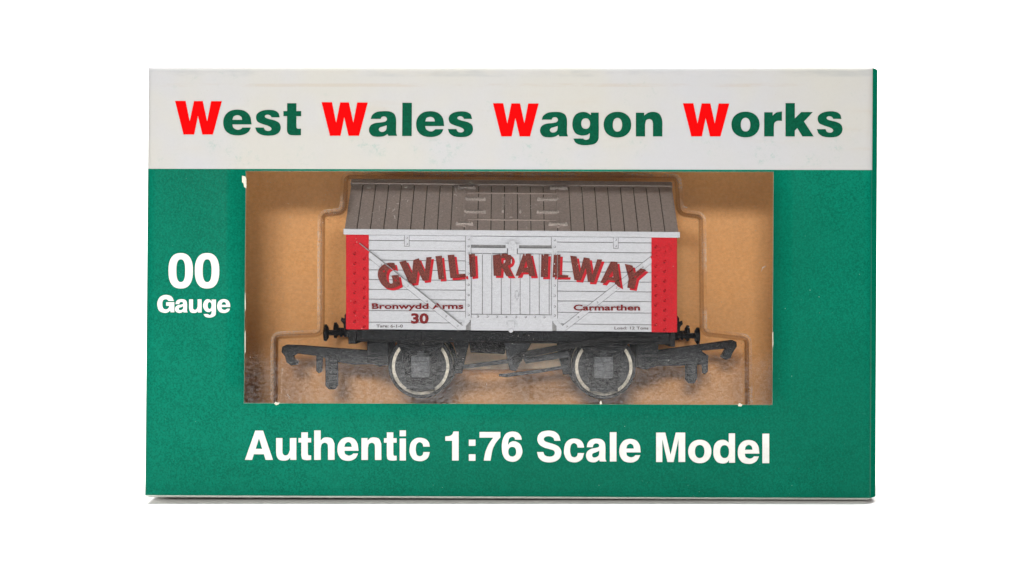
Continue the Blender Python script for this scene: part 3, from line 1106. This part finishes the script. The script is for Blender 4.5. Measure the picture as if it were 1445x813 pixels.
mbr, mbb = MB(P), MB(P)
for (ox, oy, k_), gl in GILL.items():
    for g in gl:
        cs = [[(ox + x / k_, oy + y / k_) for x, y in c] for c in outline(g)]
        sh = [[(x + 3.3, y + 3.0) for x, y in c] for c in cs]
        fill(mbb, cs, M['brown'], lambda x, y: surf(x, y) - 0.5, 1.6)
        fill(mbr, sh, M['scarlet'], lambda x, y: surf(x, y) - 0.2, 1.6)
mbr.build('letter_shadow', wagon)
mbb.build('name_lettering', wagon)
for nm, tx, x0, y0, x1, y1, dd, mm, bo in (
        ('place_lettering', 'Bronwydd Arms', 524.5, 428.0, 653.8, 435.8, YF - 2.6, 'maroon', 0.028),
        ('number_lettering', '30', 580, 442, 605, 456, YF - 0.6, 'maroon', 0.045),
        ('place_lettering', 'Carmarthen', 809.2, 429.9, 903.2, 438.0, YF - 2.6, 'maroon', 0.028),
        ('weight_lettering', 'Tare: 6-1-0', 531, 457.9, 568.5, 462.2, YF - 0.6, 'dark_grey', 0.026),
        ('weight_lettering', 'Load: 12 Tons', 867, 460.9, 915.2, 464.9, YF - 0.6, 'dark_grey', 0.022)):
    mb = MB(P)
    font_text(mb, tx, x0, y0, x1, y1, dd, M[mm], bo)
    mb.build(nm, wagon)

# underframe
YS = YF + 14
mb = MB(PW)
mb.slab(503, 467.2, 945, 483, YS, YS + 12, M['chassis'])
mb.slab(503, 481.6, 945, 484.2, YS - 2.5, YS + 12, M['black'])
for x in (528, 560, 640, 655, 740, 800, 868, 930):
    mb.slab(x - 2.5, 472, x + 2.5, 475, YS - 1.6, YS, M['black'])
for x in (564, 590, 842, 868):
    mb.slab(x - 8 if x in (564, 842) else x - 4, 468.5, x + 9 if x in (564, 842) else x + 5, 481.5, YS - 2.6, YS, M['chassis'])
mb.slab(far(503) + 1, 468, far(945), 482, YB - 24, YB - 12, M['chassis'])
mb.build('solebar', wagon, 0.5)
mb = MB(PW)
mb.slab(505, 467.4, 942, 478, YS + 12, YB - 25, M['black'])
mb.build('floor_plate', wagon)
for x0, x1 in ((491.5, 502.6), (945.4, 952.5)):
    mb = MB(PW)
    mb.slab(x0, 467.2, x1, 487.5, YF + 6, YB - 8, M['black'])
    mb.build('headstock', wagon, 0.6)

# buffers, both sides of both ends
for x, q in ((491, -1), (953, 1)):
    for yy in (YF + 34, YB - 34):
        f = (D + yy) / D
        base = PW(x, 472.5, YF + 8)
        base = Vector((base.x, yy * S, base.z))
        ex = Vector((q * S, 0, 0))
        mb = MB()
        mb.tube([base, base + ex * 8, base + ex * 8.1, base + ex * 31], [6.8, 6.2, 4.2, 4.2], M['black'], 14)
        mb.tube([base + ex * 11, base + ex * 14], [6.2, 6.2], M['black'], 14)
        bu = mb.build('buffer', wagon)
        mb = MB()
        mb.tube([base + ex * 31, base + ex * 34, base + ex * 37.5, base + ex * 38.5], [8, 12.5, 12.0, 6], M['black'], 20)
        mb.build('buffer_head', bu)

# draw hooks above the headstocks
for x, q in ((489, -1), (955.5, 1)):
    mb = MB(PW)
    y = YM
    X = lambda a: CX + (x + q * a - CX) * (D + YF) / (D + y)
    mb.prism([(X(0), 462), (X(6), 461), (X(9), 452), (X(7), 447), (X(10.5), 443), (X(13.5), 447), (X(13.5), 452), (X(18), 450), (X(19), 455), (X(15), 459), (X(14.5), 466), (X(0), 470)], y - 3, y + 3, M['black'])
    mb.slab(X(3) if q > 0 else X(16), 455, X(16) if q > 0 else X(3), 459, y - 8, y + 8, M['black'])
    mb.build('draw_hook', wagon, 0.6)

# tension-lock couplings
CY0, CY1 = YM - 18, YM + 18
mb = MB(PW)
mb.prism([(398, 492.5), (404, 489.6), (430, 490.5), (470, 493.5), (528, 497), (530, 516), (500, 517), (470, 513), (452, 505.5), (420, 502), (413, 506), (415.5, 510.5), (421, 513), (419, 518), (411, 519), (404, 514.5), (402, 506), (397, 500)], YM - 9, YM + 9, M['grey'])
c1 = mb.build('coupling', wagon, 1.2)
mb = MB(PW)
mb.prism([(459, 504), (477, 507), (477, 546), (473, 552), (464, 552), (459, 547)], CY0 + 4, CY0 + 10, M['grey'])
mb.prism([(446, 503), (456, 505), (454.5, 527), (450, 530), (446, 526)], CY0 + 14, CY0 + 19, M['grey'])
mb.build('coupling_hook', c1, 1.2)
mb = MB(PW)
mb.prism([(925, 493), (965, 487), (1010, 480.5), (1034, 477), (1039.5, 479.5), (1040, 486), (1034, 495), (1031, 503), (1024, 505), (1018, 501), (1022, 494), (1024, 489.5), (990, 492.5), (1000, 500), (998, 512), (960, 514), (925, 515)], YM - 9, YM + 9, M['grey'])
c2 = mb.build('coupling', wagon, 1.2)
mb = MB(PW)
mb.prism([(967, 510), (984, 510), (984, 532), (980, 539), (972, 539), (967, 533)], CY0 + 4, CY0 + 10, M['grey'])
mb.prism([(989, 498), (999.5, 498), (999, 522), (995, 526), (991, 524)], CY0 + 14, CY0 + 19, M['grey'])
mb.build('coupling_hook', c2, 1.2)
mb = MB(PW)
mb.prism([(518, 484), (548, 484), (548, 517), (536, 519), (518, 514)], YS + 20, YB - 30, M['chassis'])
mb.build('coupling_mount', wagon, 1.0)
mb = MB(PW)
mb.prism([(898, 484), (929, 484), (929, 514), (912, 520), (898, 517)], YS + 20, YB - 30, M['chassis'])
mb.build('coupling_mount', wagon, 1.0)

# wheels: near and far on each axle
WH = ((593.5, 518.0), (852.0, 516.5))
for wx, wy in WH:
    for yy in (YF + 42, YB - 52):
        fx = CX + (wx - CX) * (D + YF + 42) / (D + yy)
        fyv = CY + (wy - CY) * (D + YF + 42) / (D + yy)
        mb = MB(PW)
        mb.disc(fx, fyv, 46, yy + 6, yy + 12, M['grey'], 56, 45, smooth=False)      # flange behind the tread
        mb.disc(fx, fyv, 42.4, yy + 0.4, yy + 6, M['grey'], 56, 42.0, hole=40.6)
        mb.disc(fx, fyv, 40.6, yy, yy + 6, M['tyre'], 56, 40.6, hole=36.2)
        mb.disc(fx, fyv, 36.2, yy + 2.0, yy + 6, M['grey'], 48)
        mb.disc(fx, fyv, 11, yy - 3, yy + 3, M['grey'], 24, 9)
        for k_ in range(8):
            a = 2 * PI * k_ / 8 + 0.2
            mb.strip(fx + 9 * math.cos(a), fyv + 9 * math.sin(a), fx + 37 * math.cos(a), fyv + 37 * math.sin(a), 5, yy + 0.6, yy + 3, M['grey'])
        mb.build('wheel', wagon, 0.5)
    mb = MB(PW)
    p = PW(wx, wy, YF + 30)
    mb.tube([p, p + Vector((0, (YB - YF - 60) * S, 0))], 5, M['grey'], 12)
    mb.build('axle', wagon)
    # W-iron, axlebox and spring in front of the wheel
    mb = MB(PW)
    y = YS + 2
    mb.prism([(wx - 34, 484), (wx + 34, 484), (wx + 26, 500), (wx + 19, 547), (wx + 10, 551), (wx - 10, 551), (wx - 19, 547), (wx - 26, 500)], y + 2, y + 8, M['chassis'])
    mb.slab(wx - 13, wy - 14, wx + 13, wy + 16, y - 8, y + 4, M['axlebox'])
    mb.slab(wx - 10, wy - 6, wx + 10, wy + 9, y - 11, y - 7, M['axlebox'])
    mb.slab(wx - 5, wy - 22, wx + 5, wy - 12, y - 7, y + 4, M['grey'])
    for i in range(4):
        L = 33 - 6 * i
        yb_ = 489 + 3.6 * i
        mb.prism([(wx - L, yb_ - 1.5), (wx - L / 2, yb_ + 0.8), (wx, yb_ + 1.6), (wx + L / 2, yb_ + 0.8), (wx + L, yb_ - 1.5), (wx + L, yb_ + 1.4), (wx + L / 2, yb_ + 3.9), (wx, yb_ + 4.8), (wx - L / 2, yb_ + 3.9), (wx - L, yb_ + 1.4)], y - 5, y + 3, M['chassis'])
    mb.slab(wx - 20, 546, wx + 20, 551, y, y + 4, M['grey'])
    mb.build('axle_guard', wagon, 0.6)

# brake gear between the wheels
mb = MB(PW)
mb.prism([(704, 528), (704, 531.5), (715, 532.5), (762, 526), (800, 519), (800, 514.5), (762, 521), (716, 527)], YS - 4, YS + 1, M['grey'])
mb.prism([(725, 514.5), (740, 505.5), (782, 496.5), (830, 487), (870, 480.5), (922, 480.2), (922, 475), (870, 474), (828, 479), (780, 488), (736, 496), (722, 504)], YS - 11, YS - 6, M['black'])
mb.build('brake_lever', wagon, 0.5)
mb = MB(PW)
mb.prism([(712, 484), (750, 484), (737, 508), (728, 524), (719, 522), (716, 508)], YS + 6, YS + 12, M['grey'])
mb.prism([(652, 516), (722, 506), (724, 512), (654, 521.5)], YS + 8, YS + 14, M['grey'])
mb.prism([(738, 506), (800, 494), (806, 503), (742, 513)], YS + 8, YS + 14, M['grey'])
mb.prism([(640, 484), (662, 484), (657, 505), (652, 528), (641, 528), (645, 505)], YS + 30, YS + 44, M['chassis'])
mb.prism([(786, 484), (806, 484), (802, 505), (806, 528), (795, 528), (789, 505)], YS + 30, YS + 44, M['chassis'])
mb.prism([(662, 484), (716, 484), (712, 500), (664, 498)], YS + 34, YS + 44, M['black'])
mb.build('brake_gear', wagon, 0.5)

# ------------------------------------------------------------------ clear moulded tray round the wagon
tray = thing('blister_tray', P(CX, 566, 150),
             'clear moulded plastic tray that holds the wagon inside the green box', 'plastic tray')


def round_poly(pts, r, n=6):
    out = []
    k = len(pts)
    for i in range(k):
        p0, p1, p2 = Vector(pts[i - 1]), Vector(pts[i]), Vector(pts[(i + 1) % k])
        a, b = (p0 - p1), (p2 - p1)
        rr = min(r, a.length * 0.45, b.length * 0.45)
        a.normalize()
        b.normalize()
        for q in range(n + 1):
            t = q / n
            out.append(tuple((1 - t) ** 2 * (p1 + a * rr) + 2 * t * (1 - t) * p1 + t * t * (p1 + b * rr)))
    return out


def inset(pts, d):
    """move a clockwise (picture) outline inwards by d"""
    n = len(pts)
    out = []
    for i in range(n):
        a, b, c = Vector(pts[i - 1]), Vector(pts[i]), Vector(pts[(i + 1) % n])
        e1, e2 = b - a, c - b
        if e1.length < 1e-6:
            e1 = e2
        if e2.length < 1e-6:
            e2 = e1
        n1 = Vector((-e1.y, e1.x)).normalized()
        n2 = Vector((-e2.y, e2.x)).normalized()
        m_ = (n1 + n2)
        m_ = m_ / max(0.6, m_.length_squared / 2)
        out.append((b.x + m_.x * d, b.y + m_.y * d))
    return out


OUT = [(386, 640), (387, 473), (452.5, 470), (453, 301.5), (484, 298), (486, 247.5), (957, 250), (960, 300), (991.5, 304), (993, 469), (1056, 476), (1058, 640)]
ro = round_poly(OUT, 9)
FL = 120.0
rings = [(-5.0, FL), (-3.6, FL - 0.5), (-1.8, FL - 2.0), (-0.6, FL - 5), (0, FL - 12), (3.4, 38), (4.0, 32), (4.8, 27), (6.2, 23), (8.0, 20.8), (11, 20)]
mb = MB()
vs, fs = [], []
n = len(ro)
for d_, y in rings:
    for x, yy in inset(ro, d_):
        # slight draft: the walls taper towards the front
        vs.append(P(x, yy, y))
for r_ in range(len(rings) - 1):
    for i in range(n):
        j = (i + 1) % n
        fs.append((r_ * n + i, r_ * n + j, (r_ + 1) * n + j, (r_ + 1) * n + i))
mb.add(vs, fs[3 * n:], M['blister'], True)
fi = mb.mat(M['fold'])  # outer rings carry the painted highlight
for f in fs[:3 * n]:
    mb.f.append(f)
    mb.mi.append(fi)
    mb.sm.append(True)
cap = [v for v in vs[-n:]]
mb.add(cap, [tuple(range(n))], M['blister'], False)
mb.build('bubble', tray)
# flange of the tray, a flat rim around the bubble
mb = MB()
rim = [(225, 112), (1218, 112), (1218, 660), (225, 660)]
rp = inset(ro, -5.0)
# keep the rim in eight pieces between the outline and the box walls
ov = [Vector(p) for p in rim] + [Vector(p) for p in rp]
es = [(0, 1), (1, 2), (2, 3), (3, 0)] + [(4 + i, 4 + (i + 1) % len(rp)) for i in range(len(rp))]
v2, e2, f2 = delaunay_2d_cdt(ov, es, [], 0, 1e-5)[:3]
ff = []
for f in f2:
    x = sum(v2[i].x for i in f) / len(f)
    y = sum(v2[i].y for i in f) / len(f)
    if not inside(x, y, [rp]):
        ff.append(tuple(f))
mb.add([P(v.x, v.y, FL) for v in v2], ff, M['blister'])
mb.build('rim', tray)
# moulded ledge behind the wheels that the wagon is wedged against
yb0 = YB + 4
mb = MB()
mb.prism([(640, 486), (800, 482), (800, 521), (640, 522)], yb0, yb0 + 10, M['ledge'])
mb.build('support_ledge', tray, 2.5)

# dust and lint caught behind the window film
rng = random.Random(11)
mb = MB()
for i in range(340):
    x = rng.uniform(352, 1086)
    yy = rng.uniform(250, 560)
    if rng.random() < 0.45:
        x, yy = rng.gauss(640, 130), rng.gauss(285, 22)
    if not (352 < x < 1086 and 248 < yy < 562):
        continue
    mb.dome(x, yy, rng.uniform(0.24, 0.52), 2.6, 0.4, M['lint'])
for i in range(26):
    x, yy = (rng.gauss(610, 75), rng.gauss(285, 22)) if rng.random() < 0.6 else (rng.uniform(352, 1086), rng.uniform(255, 560))
    if not (356 < x < 1082 and 252 < yy < 560):
        continue
    a, k_ = rng.uniform(0, PI), rng.uniform(-0.5, 0.5)
    pts, L = [], rng.uniform(0.7, 1.8)
    for q in range(5):
        pts.append(P(x, yy, 2.4))
        x, yy, a = x + L * math.cos(a), yy + L * math.sin(a), a + k_
    mb.tube(pts, rng.uniform(0.16, 0.28), M['lint'], 5)
o = mb.build('dust', carton)
o['kind'] = 'stuff'
